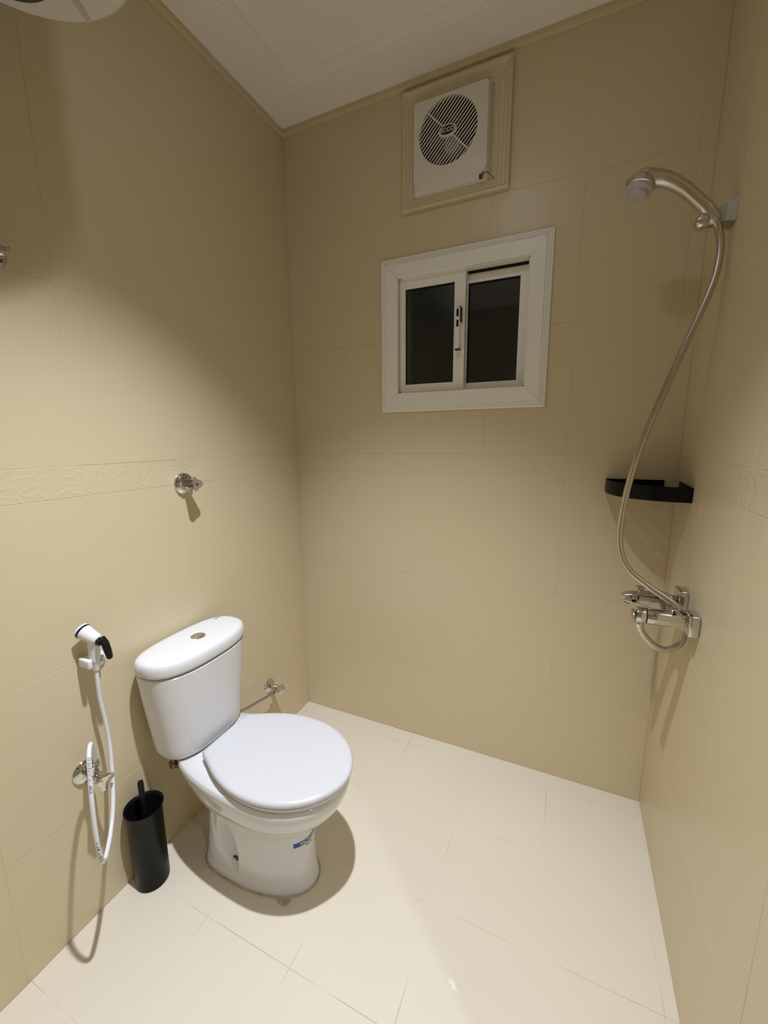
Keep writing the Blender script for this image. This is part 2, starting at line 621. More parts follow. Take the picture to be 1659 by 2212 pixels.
fprof = [(0, -0.003), (0, 0.016), (0.003, 0.019), (0.008, 0.0195), (0.014, 0.015), (0.017, 0.012), (0.024, 0.012), (0.027, 0.009), (0.040, 0.008), (0.043, 0.005), (0.060, 0.004), (0.060, -0.003)]
rings = [[Vector((fcorner(i, d)[0], -h, fcorner(i, d)[1])) for i in range(4)] for d, h in fprof]
G().loft(rings, False, False).obj('mounting_frame', M_wall, fan, smooth=False)

CX0, CX1, CZ0, CZ1 = 0.6030, 0.8860, 2.3030, 2.6080
fcx, fcz, frad = 0.7380, 2.4850, 0.1075
NS = 96


def rrect(x0, x1, z0, z1, r, y):
    """rounded rectangle sampled by angle about the grille centre"""
    out = []
    for i in range(NS):
        t = 2 * pi * i / NS
        dx, dz = cos(t), sin(t)
        k = 1e9
        if dx > 1e-6:
            k = min(k, (x1 - fcx) / dx)
        if dx < -1e-6:
            k = min(k, (x0 - fcx) / dx)
        if dz > 1e-6:
            k = min(k, (z1 - fcz) / dz)
        if dz < -1e-6:
            k = min(k, (z0 - fcz) / dz)
        x, z = fcx + dx * k, fcz + dz * k
        # round the corner
        qx = min(max(x, x0 + r), x1 - r)
        qz = min(max(z, z0 + r), z1 - r)
        v = Vector((x - qx, 0, z - qz))
        if abs(v.x) > 1e-7 and abs(v.z) > 1e-7:
            v = v.normalized() * r
            x, z = qx + v.x, qz + v.z
        out.append(Vector((x, y, z)))
    return out


def circ(r, y):
    return [Vector((fcx + r * cos(2 * pi * i / NS), y, fcz + r * sin(2 * pi * i / NS))) for i in range(NS)]


ci = circ(frad, -0.032)
for zc in (0,):
    rings = [rrect(CX0, CX1, CZ0, CZ1, 0.008, 0.001), rrect(CX0, CX1, CZ0, CZ1, 0.008, -0.012), rrect(CX0 + .003, CX1 - .003, CZ0 + 0.004, CZ1 - .003, 0.008, -0.020),
             rrect(CX0 + 0.007, CX1 - 0.007, CZ0 + 0.030, CZ1 - 0.007, 0.008, -0.032), ci, circ(frad - 0.001, -0.030), circ(frad - 0.001, -0.016)]
    cover = G().loft(rings, False, False).obj('cover', M_fan, fan, smooth='auto')
# slats at 45 degrees
d1 = Vector((1, 0, 1)).normalized()
d2 = Vector((1, 0, -1)).normalized()
ctr = Vector((fcx, -0.0235, fcz))
pitch = 0.01045


def bar(c, dirv, half, w, t, name, par):
    n = Vector((0, 1, 0))
    s = dirv.cross(n).normalized()
    vs = [c + dirv * a * half + s * b * w / 2 + n * e * t / 2 for a in (-1, 1) for b in (-1, 1) for e in (-1, 1)]
    fs = [(0, 1, 3, 2), (4, 6, 7, 5), (0, 4, 5, 1), (2, 3, 7, 6), (0, 2, 6, 4), (1, 5, 7, 3)]
    return mkobj(name, vs, fs, M_fan, par)


for k in range(-9, 11):
    off = (k - 0.5) * pitch
    if abs(off) >= frad:
        continue
    half = math.sqrt(frad ** 2 - off ** 2) + 0.001
    bar(ctr + d2 * off + Vector((0, -0.004, 0)), d1, half, 0.0034, 0.0035, 'slat', fan)
bar(ctr + Vector((0, -0.003, 0)), d2, frad + 0.0005, 0.0036, 0.010, 'cross_bar', fan)


def ell(a, b, y, n=48):
    return [Vector((fcx + a * cos(2 * pi * i / n), y, fcz + b * sin(2 * pi * i / n))) for i in range(n)]


badge = G().loft([ell(.033, .0195, -.018), ell(.033, .0195, -.0325), ell(.0315, .018, -.0335)]).obj('badge', M_fan, fan)
G().loft([ell(.0275, .0145, -.033), ell(.0275, .0145, -.0342)]).obj('badge_face', M_navy, badge)
text_obj('badge_lettering', 'ECCO', 0.0185, lambda u, v: Vector((fcx + u, -0.0347, fcz + v)), M_fan, badge, bold=0.0004)
# duct, motor and blades behind the grille
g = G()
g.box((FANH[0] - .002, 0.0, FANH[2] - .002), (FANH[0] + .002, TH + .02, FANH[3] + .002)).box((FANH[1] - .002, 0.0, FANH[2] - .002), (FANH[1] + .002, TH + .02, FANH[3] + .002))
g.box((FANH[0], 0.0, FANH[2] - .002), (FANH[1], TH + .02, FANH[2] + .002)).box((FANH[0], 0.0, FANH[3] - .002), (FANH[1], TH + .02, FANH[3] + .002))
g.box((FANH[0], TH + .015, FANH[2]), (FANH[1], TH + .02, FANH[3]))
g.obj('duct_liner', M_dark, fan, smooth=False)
mo = G().lathe([(0.0, 0), (0.026, 0.001), (0.031, 0.008), (0.032, 0.05)], (fcx + .004, 0.012, fcz - .018), (0, 1, 0), 32).obj('motor', M_heater, fan)
M_blade = new_mat('fan_blade_plastic', (0.10, 0.085, 0.06), 0.5)
for k in range(5):
    a = 2 * pi * k / 5 + 0.3
    vs = []
    for r in (0.030, 0.060, 0.095):
        for s_ in (-1, 1):
            wv = 0.34 + 0.1 * (r > .05)
            vs.append(Vector((fcx + r * cos(a + s_ * wv * .5), 0.035 + s_ * 0.010, fcz + r * sin(a + s_ * wv * .5))))
    vs += [v + Vector((0, 0.002, 0)) for v in vs]
    mkobj('blade', vs, [(0, 1, 3, 2), (2, 3, 5, 4), (6, 8, 9, 7), (8, 10, 11, 9), (0, 2, 8, 6), (2, 4, 10, 8), (1, 7, 9, 3), (3, 9, 11, 5), (4, 5, 11, 10), (0, 6, 7, 1)], M_blade, fan)
# scorched cord stub at the lower right corner of the cover
st = G()
st.tube([(0.868, -0.030, 2.322), (0.872, -0.034, 2.318), (0.866, -0.034, 2.312), (0.861, -0.031, 2.305)], 0.0028, 8)
st.tube([(0.874, -0.022, 2.318), (0.882, -0.026, 2.322), (0.892, -0.020, 2.314), (0.902, -0.012, 2.306)], 0.0014, 8)
cst = st.obj('cord_stub', M_brass, fan)
cst['label'] = 'scorched brown cord stub'
G().box((0.855, -0.0335, 2.304), (0.8665, -0.0245, 2.3175), 0.002).obj('burn_mark', M_dirt, fan)

# ------------------------------------------------------------------ toilet
AY = -0.760
toi = empty('toilet', (0.33, AY, 0.0), 'white close-coupled ceramic toilet with closed round lid, against the left wall', 'toilet')
NA = 220


def sgn(v):
    return 1 if v >= 0 else -1


def ring(z, xb, xf, xc, hw, nf, nb, ay=AY, n=NA):
    """closed outline, squarer at the back than at the front, points evenly spaced"""
    m = n * 4
    P = []
    for i in range(m):
        t = 2 * pi * i / m
        c, s = cos(t), sin(t)
        if c >= 0:
            a, e = xf - xc, nf
        else:
            a, e = xc - xb, nb
        P.append((xc + a * sgn(c) * abs(c) ** (2 / e), ay + hw * sgn(s) * abs(s) ** (2 / e)))
    P.append(P[0])
    L = [0.0]
    for p, q in zip(P, P[1:]):
        L.append(L[-1] + math.hypot(q[0] - p[0], q[1] - p[1]))
    out, k = [], 0
    for i in range(n):
        d = L[-1] * i / n
        while L[k + 1] < d:
            k += 1
        t = (d - L[k]) / max(L[k + 1] - L[k], 1e-9)
        out.append(Vector((P[k][0] * (1 - t) + P[k + 1][0] * t, P[k][1] * (1 - t) + P[k + 1][1] * t, z)))
    return out


def interp(keys, z):
    for a, b in zip(keys, keys[1:]):
        if z <= b[0]:
            t = 0 if b[0] == a[0] else (z - a[0]) / (b[0] - a[0])
            return [a[k] * (1 - t) + b[k] * t for k in range(1, len(a))]
    return list(keys[-1][1:])


def cr_keys(keys, step):
    zs = []
    z = keys[0][0]
    while z < keys[-1][0] - 1e-6:
        zs.append(z)
        z += step
    zs.append(keys[-1][0])
    out = []
    for z in zs:
        # average of neighbours gives a soft profile
        v = [interp(keys, min(max(z + d, keys[0][0]), keys[-1][0])) for d in (-0.006, 0, 0.006)]
        out.append((z, [sum(c) / 3 for c in zip(*v)]))
    return out


#        z      xb     xf     xc    hw     nf   nb
BK = [(0.000, 0.145, 0.553, 0.31, 0.112, 2.1, 3.6),
      (0.010, 0.145, 0.552, 0.31, 0.111, 2.1, 3.6),
      (0.030, 0.150, 0.547, 0.32, 0.104, 2.1, 3.6),
      (0.100, 0.160, 0.543, 0.32, 0.101, 2.1, 3.6),
      (0.200, 0.170, 0.540, 0.33, 0.101, 2.1, 3.6),
      (0.232, 0.170, 0.541, 0.34, 0.103, 2.1, 3.4),
      (0.244, 0.160, 0.549, 0.35, 0.110, 2.1, 3.2),
      (0.262, 0.140, 0.582, 0.38, 0.130, 2.1, 2.9),
      (0.290, 0.110, 0.622, 0.41, 0.150, 2.1, 2.6),
      (0.325, 0.080, 0.650, 0.43, 0.165, 2.1, 2.4),
      (0.365, 0.045, 0.666, 0.44, 0.174, 2.1, 2.4),
      (0.388, 0.035, 0.669, 0.44, 0.176, 2.1, 2.4),
      (0.396, 0.038, 0.666, 0.44, 0.173, 2.1, 2.4),
      (0.400, 0.045, 0.660, 0.44, 0.167, 2.1, 2.4)]


def sstep(a, b, x):
    t = min(max((x - a) / (b - a), 0), 1)
    return t * t * (3 - 2 * t)


def dent(p):
    """trapway hollow pressed into both flanks of the pedestal"""
    if p.z > 0.235 or p.x > 0.42 or p.x < 0.2:
        return p
    side = -1 if p.y < AY else 1
    ax = 0.272 + (0.20 - p.z) * 0.25          # the hollow leans forward towards the floor
    u = p.x - ax
    wz = 0.036 * (0.75 + 0.25 * sstep(0.04, 0.16, p.z))
    r2 = (u / wz) ** 2 + ((p.z - 0.128) / 0.095) ** 2
    if r2 >= 1:
        return p
    pw = 1.05 - 0.50 * min(max(u / wz * 0.5 + 0.5, 0), 1)
    q = p.copy()
    q.y -= side * 0.027 * (1 - r2) ** pw
    return q


rk = cr_keys(BK, 0.004)
rings = []
for z, v in rk:
    rings.append([dent(p) for p in ring(z, *v)])
top = ring(0.401, 0.07, 0.60, 0.42, 0.11, 2.1, 2.4)
rings.append(top)
bowl = G().loft(rings).obj('bowl', M_porc, toi, smooth=True)
# silicone bead round the foot
base_pts = ring(0.001, 0.143, 0.555, 0.31, 0.1135, 2.1, 3.6, n=72)
g = G()
g.tube(base_pts + [base_pts[0]], 0.0032, 8, 1, smooth=False)
M_seal = new_mat('stained_silicone', (0.36, 0.28, 0.17), 0.6)
vary(M_seal, (0.78, 0.72, 0.60), (0.22, 0.15, 0.07), 30)
g.obj('foot_sealant', M_seal, toi, smooth=True)
# dried cement smear in front of the foot
random.seed(3)
sm = []
cs = Vector((0.492, -0.848, 0.0012))
for i in range(60):
    t = 2 * pi * i / 60
    rr = 0.019 + 0.011 * noise.noise(Vector((cos(t) * 1.6, sin(t) * 1.6, 0.9))) + 0.006 * noise.noise(Vector((cos(t) * 5, sin(t) * 5, 2.3)))
    sm.append(cs + Vector((rr * 1.1 * cos(t) + .2 * rr * sin(t), rr * 0.8 * sin(t) - .3 * rr * cos(t), 0)))
M_smear = new_mat('cement_smear', (0.33, 0.25, 0.14), 0.85)
vary(M_smear, (0.66, 0.59, 0.46), (0.28, 0.21, 0.11), 75)
sk = [s_ + Vector((0, 0, -0.0010)) for s_ in sm]
G().loft([sk, [cs + (p - cs) * 0.92 + Vector((0, 0, .0006)) for p in sm]]).obj('cement_smear', M_smear, toi, smooth=False)
# bolt and grime in the hollow
bp_ = Vector((0.302, -0.8475, 0.058))
G().lathe([(0.0, 0.008), (0.004, 0.0075), (0.007, 0.005), (0.0085, -0.002)][::-1], bp_, (0.1, -1, 0.1), 20).obj('floor_bolt', M_chrome, toi)
rng = [(0.0135, -0.004), (0.0150, 0.0000), (0.0105, 0.0022), (0.006, 0.001)]
G().lathe(rng, bp_, (0.1, -1, 0.1), 24, lambda t: 1 + 0.12 * sin(3 * t)).obj('bolt_grime', M_dirt, toi)

# seat ring and lid
HALF = [(0.208, 0.0), (0.2082, 0.045), (0.2095, 0.082), (0.215, 0.098), (0.226, 0.107), (0.250, 0.119), (0.290, 0.140), (0.330, 0.157), (0.370, 0.1690),
        (0.410, 0.1755), (0.450, 0.1775), (0.495, 0.1745), (0.540, 0.1640), (0.585, 0.1440), (0.625, 0.1150), (0.655, 0.0800), (0.676, 0.0400), (0.683, 0.0)]
_pts = []
for i in range(len(HALF) - 1):
    p0 = Vector(HALF[i - 1] if i else (HALF[1][0], -HALF[1][1]))
    p1, p2 = Vector(HALF[i]), Vector(HALF[i + 1])
    p3 = Vector(HALF[i + 2] if i + 2 < len(HALF) else (HALF[-2][0], -HALF[-2][1]))
    for k in range(6):
        t = k / 6
        _pts.append(0.5 * ((2 * p1) + (p2 - p0) * t + (2 * p0 - 5 * p1 + 4 * p2 - p3) * t * t + (3 * p1 - p0 - 3 * p2 + p3) * t ** 3))
_pts.append(Vector(HALF[-1]))
OUT = [Vector((p.x, p.y)) for p in _pts] + [Vector((p.x, -p.y)) for p in _pts[-2:0:-1]]


def outline(z, g_):
    out = []
    n = len(OUT)
    for i in range(n):
        t = (OUT[(i + 1) % n] - OUT[i - 1]).normalized()
        nn = Vector((-t.y, t.x))
        p = OUT[i] - nn * g_
        out.append(Vector((p.x, AY + p.y, z)))
    return out


seat = G().loft([outline(0.402, 0.020), outline(0.403, 0.010), outline(0.407, 0.007), outline(0.415, 0.0065), outline(0.4185, 0.010), outline(0.419, 0.030)]).obj('seat_ring', M_plastic, toi, smooth='auto')
lid_r = [outline(0.4215, 0.012), outline(0.4215, 0.004), outline(0.4235, 0.0015), outline(0.428, 0.0), outline(0.4335, 0.0008), outline(0.4375, 0.004), outline(0.4400, 0.010), outline(0.4412, 0.020)]
_c = Vector((0.445, AY, 0.4424))
for f_ in (0.8, 0.5, 0.15):
    lid_r.append([Vector((_c.x + (p.x - _c.x) * f_, _c.y + (p.y - _c.y) * f_, 0.4412 + 0.0016 * (1 - f_))) for p in lid_r[7]])
lid = G().loft(lid_r).obj('lid', M_plastic, toi, smooth='auto')
for s_ in (-1, 1):
    G().box((0.196, AY + s_ * 0.072 - 0.016, 0.400), (0.232, AY + s_ * 0.072 + 0.016, 0.424), 0.004).obj('hinge', M_plastic, toi)

# tank
TK = [(0.4010, 0.030, 0.150, 0.085, 0.120, 2.8, 3.0),
      (0.4040, 0.022, 0.172, 0.090, 0.138, 2.7, 3.0),
      (0.4120, 0.016, 0.183, 0.095, 0.1455, 2.6, 3.0),
      (0.4300, 0.014, 0.187, 0.095, 0.1500, 2.6, 3.2),
      (0.5200, 0.012, 0.192, 0.095, 0.1620, 2.6, 3.2),
      (0.6200, 0.010, 0.198, 0.096, 0.1750, 2.6, 3.1),
      (0.6900, 0.009, 0.2025, 0.097, 0.1820, 2.55, 3.0),
      (0.7040, 0.009, 0.2035, 0.097, 0.1835, 2.55, 3.0)]
rings = []
kk = [(k[0], list(k[1:])) for k in TK[:3]] + cr_keys(TK[3:], 0.02)
for z, v in kk:
    rings.append(ring(z, *v))
rings.append(ring(0.7065, 0.012, 0.2005, 0.097, 0.1805, 2.55, 3.0))
rings.append(ring(0.7068, 0.020, 0.190, 0.097, 0.1730, 2.55, 3.0))
rings.append(ring(0.7150, 0.020, 0.190, 0.097, 0.1730, 2.55, 3.0))
G().loft(rings).obj('tank', M_porc, toi, smooth='auto')


def tlid(z, g_):
    return ring(z, 0.006 + g_, 0.2065 - g_, 0.098, 0.1885 - g_, 2.55, 2.75)


tl = [tlid(0.7125, 0.012), tlid(0.7135, 0.004), tlid(0.7160, 0.0015), tlid(0.722, 0.0), tlid(0.738, 0.0005), tlid(0.748, 0.003), tlid(0.7535, 0.0075), tlid(0.7565, 0.015), tlid(0.7580, 0.026), tlid(0.7590, 0.05), tlid(0.7595, 0.08)]
tank_lid = G().loft(tl).obj('tank_lid', M_porc, toi, smooth='auto')
bc = Vector((0.1125, -0.7515, 0.7590))
G().lathe([(0.0, -0.002), (0.0235, -0.002), (0.0235, 0.0015), (0.0215, 0.0028), (0.0150, 0.0030), (0.0143, 0.0012), (0.0, 0.0012)], bc, (0, 0, 1), 40).obj('flush_ring', M_chrome, toi)
G().lathe([(0.0, -0.001), (0.0136, -0.001), (0.0136, 0.0030), (0.0120, 0.0040), (0.0, 0.0036)], bc, (0, 0, 1), 40).obj('flush_button', M_chrome, toi)
ta = radians(112)
text_obj('maker_mark', 'Roca', 0.0135, lambda u, v: Vector((0.060 + v * 1.0 + 0, -0.6155 + u * -1.0 * -1, 0.7597)), M_grey_ink, toi, bold=0.0002)

# wing nut under the tank
nb_ = Vector((0.115, AY - 0.132, 0.386))
G().lathe([(0.006, -0.014), (0.011, -0.012), (0.012, 0.004), (0.007, 0.006), (0.006, 0.02)], nb_, (0, 0, 1), 6).box((nb_.x - .018, nb_.y - .003, nb_.z - .010), (nb_.x + .018, nb_.y + .003, nb_.z + .002), .001).obj('tank_nut', M_brass, toi)


# sticker on the pedestal front
def ped_point(y, z, off):
    v = interp(BK, z)
    xb, xf, xc, hw, nf, nb = v
    t = min(0.999, abs(y - AY) / hw)
    x = xc + (xf - xc) * (1 - t ** nf) ** (1 / nf)
    # outward normal in plan
    nx = ((x - xc) / (xf - xc)) ** (nf - 1) / (xf - xc)
    ny = sgn(y - AY) * t ** (nf - 1) / hw
    n_ = Vector((nx, ny, 0)).normalized()
    return Vector((x, y, z)) + n_ * off


def arc_y(s, z):
    """walk along the surface from the left end of the sticker"""
    y = STK_Y0
    acc = 0.0
    st_ = 0.0008
    p = ped_point(y, z, 0)
    while acc < s:
        y += st_
        q = ped_point(y, z, 0)
        acc += (q - p).length
        p = q
    return y


STK_Y0 = -0.8125
ARC = {}


def on_ped(s, z, off):
    k = round(s, 4)
    if k not in ARC:
        ARC[k] = arc_y(max(0, s), 0.165)
    return ped_point(ARC[k], z, off)


SZ0, SZ1 = 0.1640, 0.1785
SLEN = 0.115


def patch(name, s0, s1, z0, z1, off, mat, n=20):
    vs, fs = [], []
    for i in range(n + 1):
        s = s0 + (s1 - s0) * i / n
        vs += [on_ped(s, z0, off), on_ped(s, z1, off), on_ped(s, z0, off - 0.0008), on_ped(s, z1, off - 0.0008)]
    for i in range(n):
        a = i * 4
        fs += [(a, a + 4, a + 5, a + 1), (a + 2, a + 3, a + 7, a + 6), (a, a + 2, a + 6, a + 4), (a + 1, a + 5, a + 7, a + 3)]
    fs += [(0, 1, 3, 2), (n * 4, n * 4 + 2, n * 4 + 3, n * 4 + 1)]
    return mkobj(name, vs, fs, mat, toi)


stk = patch('sticker', 0, SLEN, SZ0 - 0.014, SZ1, 0.0006, M_clearlab)
sb = patch('sticker_band', 0, SLEN, SZ0, SZ1, 0.0009, M_blue)
text_obj('sticker_lettering', 'VICTORIA', 0.0155, lambda u, v: on_ped(0.055 + u, (SZ0 + SZ1) / 2 + v, 0.0013), M_labelw, toi, bold=0.0002)
text_obj('sticker_lettering', 'Roca', 0.0125, lambda u, v: on_ped(0.050 + u, SZ0 - 0.0075 + v, 0.0011), M_ink, toi)

# ------------------------------------------------------------------ toilet brush and its holder
hold = empty('brush_holder', (0.060, -0.966, 0.0), 'black cylindrical toilet brush holder standing on the floor by the left wall', 'brush holder')
hc = Vector((0.0585, -0.966, 0.0))
G().lathe([(0.0, 0.0), (0.046, 0.0), (0.0485, 0.002), (0.049, 0.008), (0.050, 0.265), (0.0545, 0.272), (0.0565, 0.2755), (0.0560, 0.277), (0.052, 0.275), (0.0478, 0.268), (0.0470, 0.010), (0.0, 0.008)], hc, (0, 0, 1), 56).obj('canister', M_black, hold)
brush = empty('toilet_brush', (0.0585, -0.966, 0.012), 'black handled toilet brush standing in the black canister', 'toilet brush')
hb = Vector((0.062, -0.968, 0.014))
ht = Vector((0.050, -0.962, 0.357))
ax_ = (ht - hb).normalized()
L_ = (ht - hb).length
G().lathe([(0.004, 0.06), (0.0085, 0.061), (0.0085, L_ - .006), (0.0075, L_ - .001), (0.0, L_)], hb, ax_, 24).obj('handle', M_blackp, brush)
G().lathe([(0.0, 0.0), (0.030, 0.006), (0.036, 0.03), (0.034, 0.075), (0.012, 0.088), (0.0, 0.089)], hb, ax_, 24, lambda t: 1 + 0.05 * cos(12 * t)).obj('bristle_head', M_blackp, brush)

# ------------------------------------------------------------------ wall valves
def tri(k, n=3, ph=0.0):
    return lambda t: 1 + k * cos(n * (t + ph))


def rosette(g, y, z, r, x0=0.0, depth=0.016):
    g.lathe([(r, x0 - 0.001), (r, x0 + 0.002), (r * 0.96, x0 + depth * .35), (r * 0.80, x0 + depth * .7), (r * 0.5, x0 + depth * .95), (r * .34, x0 + depth), (0.0, x0 + depth)], (0, y, z), (1, 0, 0), 48)
    return g


def handle3(g, base, d, h, r0, r1, ph):
    g.lathe([(0.0, 0), (r0 * .8, 0.0), (r0, 0.004), (r0 * .95, h * .25), (r1 * .92, h * .82), (r1, h * .94), (r1 * .9, h), (0.0, h + .0008)], base, d, 48, tri(0.22, 3, ph))


# upper concealed valve with blue dot
v1 = empty('wall_stop_valve', (0, -0.6585, 1.2600), 'chrome wall valve with a blue dot on its handle, above the toilet tank', 'valve')
rosette(G(), -0.6585, 1.2600, 0.0385, 0, 0.020).obj('rosette', M_chrome, v1)
g = G()
handle3(g, (0.016, -0.6585, 1.2600), (1, 0, 0), 0.050, 0.014, 0.0225, 0.5)
g.obj('handle', M_chrome, v1)
G().lathe([(0, 0), (0.0052, 0), (0.0050, 0.0012), (0.0, 0.0016)], (0.0664, -0.6585, 1.2600), (1, 0, 0), 20).obj('blue_dot', M_blue, v1)

# bidet valve: angle valve with outlet turned up
vy, vz = -1.0795, 0.4740
v2 = empty('bidet_valve', (0, vy, vz), 'chrome angle valve feeding the white hose, low on the left wall beside the brush', 'valve')
rosette(G(), vy, vz, 0.0350, 0, 0.013).obj('rosette', M_chrome, v2)
G().lathe([(0.011, 0.010), (0.012, 0.020), (0.0145, 0.030), (0.0165, 0.036), (0.0165, 0.056), (0.012, 0.060), (0.010, 0.064)], (0, vy, vz), (1, 0, 0), 32).obj('body', M_chrome, v2)
G().tube([(0.046, vy, vz + .006), (0.050, vy - 0.002, vz + 0.026), (0.058, vy - 0.003, vz + 0.046), (0.064, vy - 0.004, vz + 0.058)], [0.0115, 0.0115, 0.010, 0.0095], 20).lathe([(0.0105, -0.006), (0.0135, -0.005), (0.0135, 0.006), (0.0105, 0.007)], (0.056, vy - .003, vz + .043), (0.4, 0, 1), 6).obj('outlet_elbow', M_chrome, v2)
g = G()
handle3(g, (0.060, vy, vz), (1, 0, 0), 0.034, 0.0145, 0.0215, 0.2)
g.obj('handle', M_chrome, v2)

# toilet feed valve
ty, tz = -0.3010, 0.2760
v3 = empty('toilet_feed_valve', (0, ty, tz), 'small chrome angle valve low on the left wall between the toilet and the corner', 'valve')
rosette(G(), ty, tz, 0.0320, 0, 0.010).obj('rosette', M_chrome, v3)
G().lathe([(0.010, 0.006), (0.011, 0.018), (0.0125, 0.026), (0.0125, 0.046), (0.010, 0.050)], (0, ty, tz), (1, 0, 0), 28).obj('body', M_chrome, v3)
G().tube([(0.038, ty, tz - .004), (0.040, ty - 0.012, tz - 0.010), (0.042, ty - 0.026, tz - 0.012)], [0.009, 0.0095, 0.009], 20).lathe([(0.010, -0.004), (0.0125, -0.003), (0.0125, 0.006), (0.009, 0.008)], (0.042, ty - .022, tz - .0115), (0.05, -1, -.05), 6).obj('outlet_elbow', M_chrome, v3)
g = G()
handle3(g, (0.048, ty, tz), (1, 0, 0), 0.030, 0.0125, 0.0225, 1.1)
g.obj('handle', M_chrome, v3)
# feed hose to the tank
sh_ = G().tube([(0.042, ty - .028, tz - .0115), (0.044, -0.36, 0.2700), (0.050, -0.424, 0.2880), (0.058, -0.515, 0.3120), (0.070, -0.585, 0.345), (0.074, -0.640, 0.385), (0.074, -0.655, 0.404)], 0.0062, 14).obj('feed_hose', M_shadech)
sh_['label'] = 'thin grey braided hose running from the corner valve to the toilet tank'
sh_['category'] = 'hose'

# upper-left heater valve (cut by the frame edge)
hy, hz = -1.1050, 1.8230
v4 = empty('heater_valve', (0, hy, hz), 'dark chrome valve high on the left wall, right below the water heater', 'valve')
rosette(G(), hy, hz, 0.0330, 0, 0.012).obj('rosette', M_chrome, v4)
G().lathe([(0.011, 0.008), (0.012, 0.020), (0.014, 0.028), (0.014, 0.050), (0.010, 0.054)], (0, hy, hz), (1, 0, 0), 28).tube([(0.040, hy, hz + .004), (0.042, hy - .004, hz + .03), (0.044, hy - .006, hz + .045)], 0.0095, 18).obj('body', M_chrome, v4)
g = G()
handle3(g, (0.050, hy - .006, hz), (1, 0, 0), 0.016, 0.010, 0.015, 0.6)
g.obj('handle', M_chrome, v4)

# ------------------------------------------------------------------ water heater
wh = empty('water_heater', (0.300, -1.170, 2.27), 'white cylindrical water heater with a dark bottom cap, high on the left wall', 'water heater')
wc = Vector((0.300, -1.170, -0.030))
wr = 0.212
G().lathe([(0.0, 2.322), (0.05, 2.321), (wr * .62, 2.313), (wr * .86, 2.305), (wr * .93, 2.300), (wr * .965, 2.2985), (wr * .99, 2.302), (wr, 2.312), (wr, 2.335), (wr * .995, 2.345), (wr * .995, 2.63), (wr * .93, 2.655), (wr * .7, 2.672), (0.0, 2.678)], wc, (0, 0, 1), 96).obj('tank_shell', M_heater, wh)
G().lathe([(0.0, 2.234), (0.072, 2.2345), (0.080, 2.238), (0.083, 2.250), (0.084, 2.318)], wc + Vector((-0.020, 0.010, 0)), (0, 0, 1), 56).obj('bottom_cap', new_mat('heater_cap_plastic', (0.055, 0.052, 0.042), 0.5), wh)
# darker grey bar standing in for a shadow stripe across the base plate
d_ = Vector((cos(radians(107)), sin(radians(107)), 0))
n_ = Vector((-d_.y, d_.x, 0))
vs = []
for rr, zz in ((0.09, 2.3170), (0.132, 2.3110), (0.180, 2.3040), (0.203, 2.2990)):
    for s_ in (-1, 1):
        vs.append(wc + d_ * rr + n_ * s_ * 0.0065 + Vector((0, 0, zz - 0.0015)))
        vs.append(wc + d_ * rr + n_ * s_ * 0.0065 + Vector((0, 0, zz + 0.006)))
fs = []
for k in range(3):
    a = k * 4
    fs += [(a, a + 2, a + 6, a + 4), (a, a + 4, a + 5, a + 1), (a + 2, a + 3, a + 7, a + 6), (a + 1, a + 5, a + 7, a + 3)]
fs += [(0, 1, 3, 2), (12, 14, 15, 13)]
mkobj('base_shadow_bar', vs, fs, new_mat('heater_shadow_grey', (0.52, 0.50, 0.45), 0.45), wh)
G().box((0.0, -1.25, 2.52), (0.07, -1.10, 2.56), 0.003).obj('wall_bracket', M_shadech, wh)
hp = G().tube([(0.044, hy - .007, hz + .045), (0.060, -1.125, 1.92), (0.12, -1.160, 2.05), (0.190, -1.180, 2.13), (0.225, -1.180, 2.206)], 0.0065, 12).obj('heater_hose', M_shadech)
hp['label'] = 'grey braided hose from the high left wall valve up to the water heater'
hp['category'] = 'hose'

# ------------------------------------------------------------------ bidet sprayer
hold2 = empty('sprayer_holder', (0, -1.018, 0.800), 'white plastic wall clip holding the bidet sprayer on the left wall', 'holder')
G().lathe([(0.026, -0.001), (0.026, 0.004), (0.023, 0.007), (0.010, 0.009), (0.0, 0.009)], (0, -1.0090, 0.786), (1, 0, 0), 40).obj('wall_plate', M_white, hold2)
G().box((0.006, -1.028, 0.790), (0.030, -1.004, 0.812), 0.003).obj('arm', M_white, hold2)
# two jaws of the clip
g = G()
g.box((0.012, -1.0610, 0.7925), (0.058, -1.0480, 0.8200), 0.0055)
g.obj('jaw', M_white, hold2)
G().box((0.018, -1.0560, 0.7965), (0.030, -1.0100, 0.8180), 0.003).obj('clip_back', M_white, hold2)
G().box((0.018, -1.0230, 0.7960), (0.056, -1.0150, 0.8180), 0.003).obj('jaw', M_white, hold2)

spr = empty('bidet_sprayer', (0.05, -1.035, 0.80), 'white bidet sprayer with black trigger and white hose, clipped to the left wall', 'bidet sprayer')
nk = Vector((0.048, -1.0365, 0.812))
el = Vector((0.056, -1.0370, 0.876))
G().tube([nk + Vector((0, 0, -0.002)), nk + Vector((0.000, 0, 0.012)), nk + Vector((0.003, 0, 0.035)), el, el + Vector((0.0, 0, 0.010))], [0.0125, 0.0140, 0.0145, 0.0155, 0.0150], 28).obj('grip', M_white, spr)
hdir = Vector((-0.83, -0.18, 0.42)).normalized()
h0 = el + Vector((0.014, 0.002, -0.004))
G().lathe([(0.004, -0.002), (0.012, 0.0), (0.0155, 0.006), (0.0165, 0.018), (0.0190, 0.040), (0.0205, 0.047)], h0, hdir, 40).obj('head', M_white, spr)
G().lathe([(0.019, 0.046), (0.0212, 0.047), (0.0214, 0.0515), (0.0205, 0.053)], h0, hdir, 40).obj('seal_ring', M_blackp, spr)
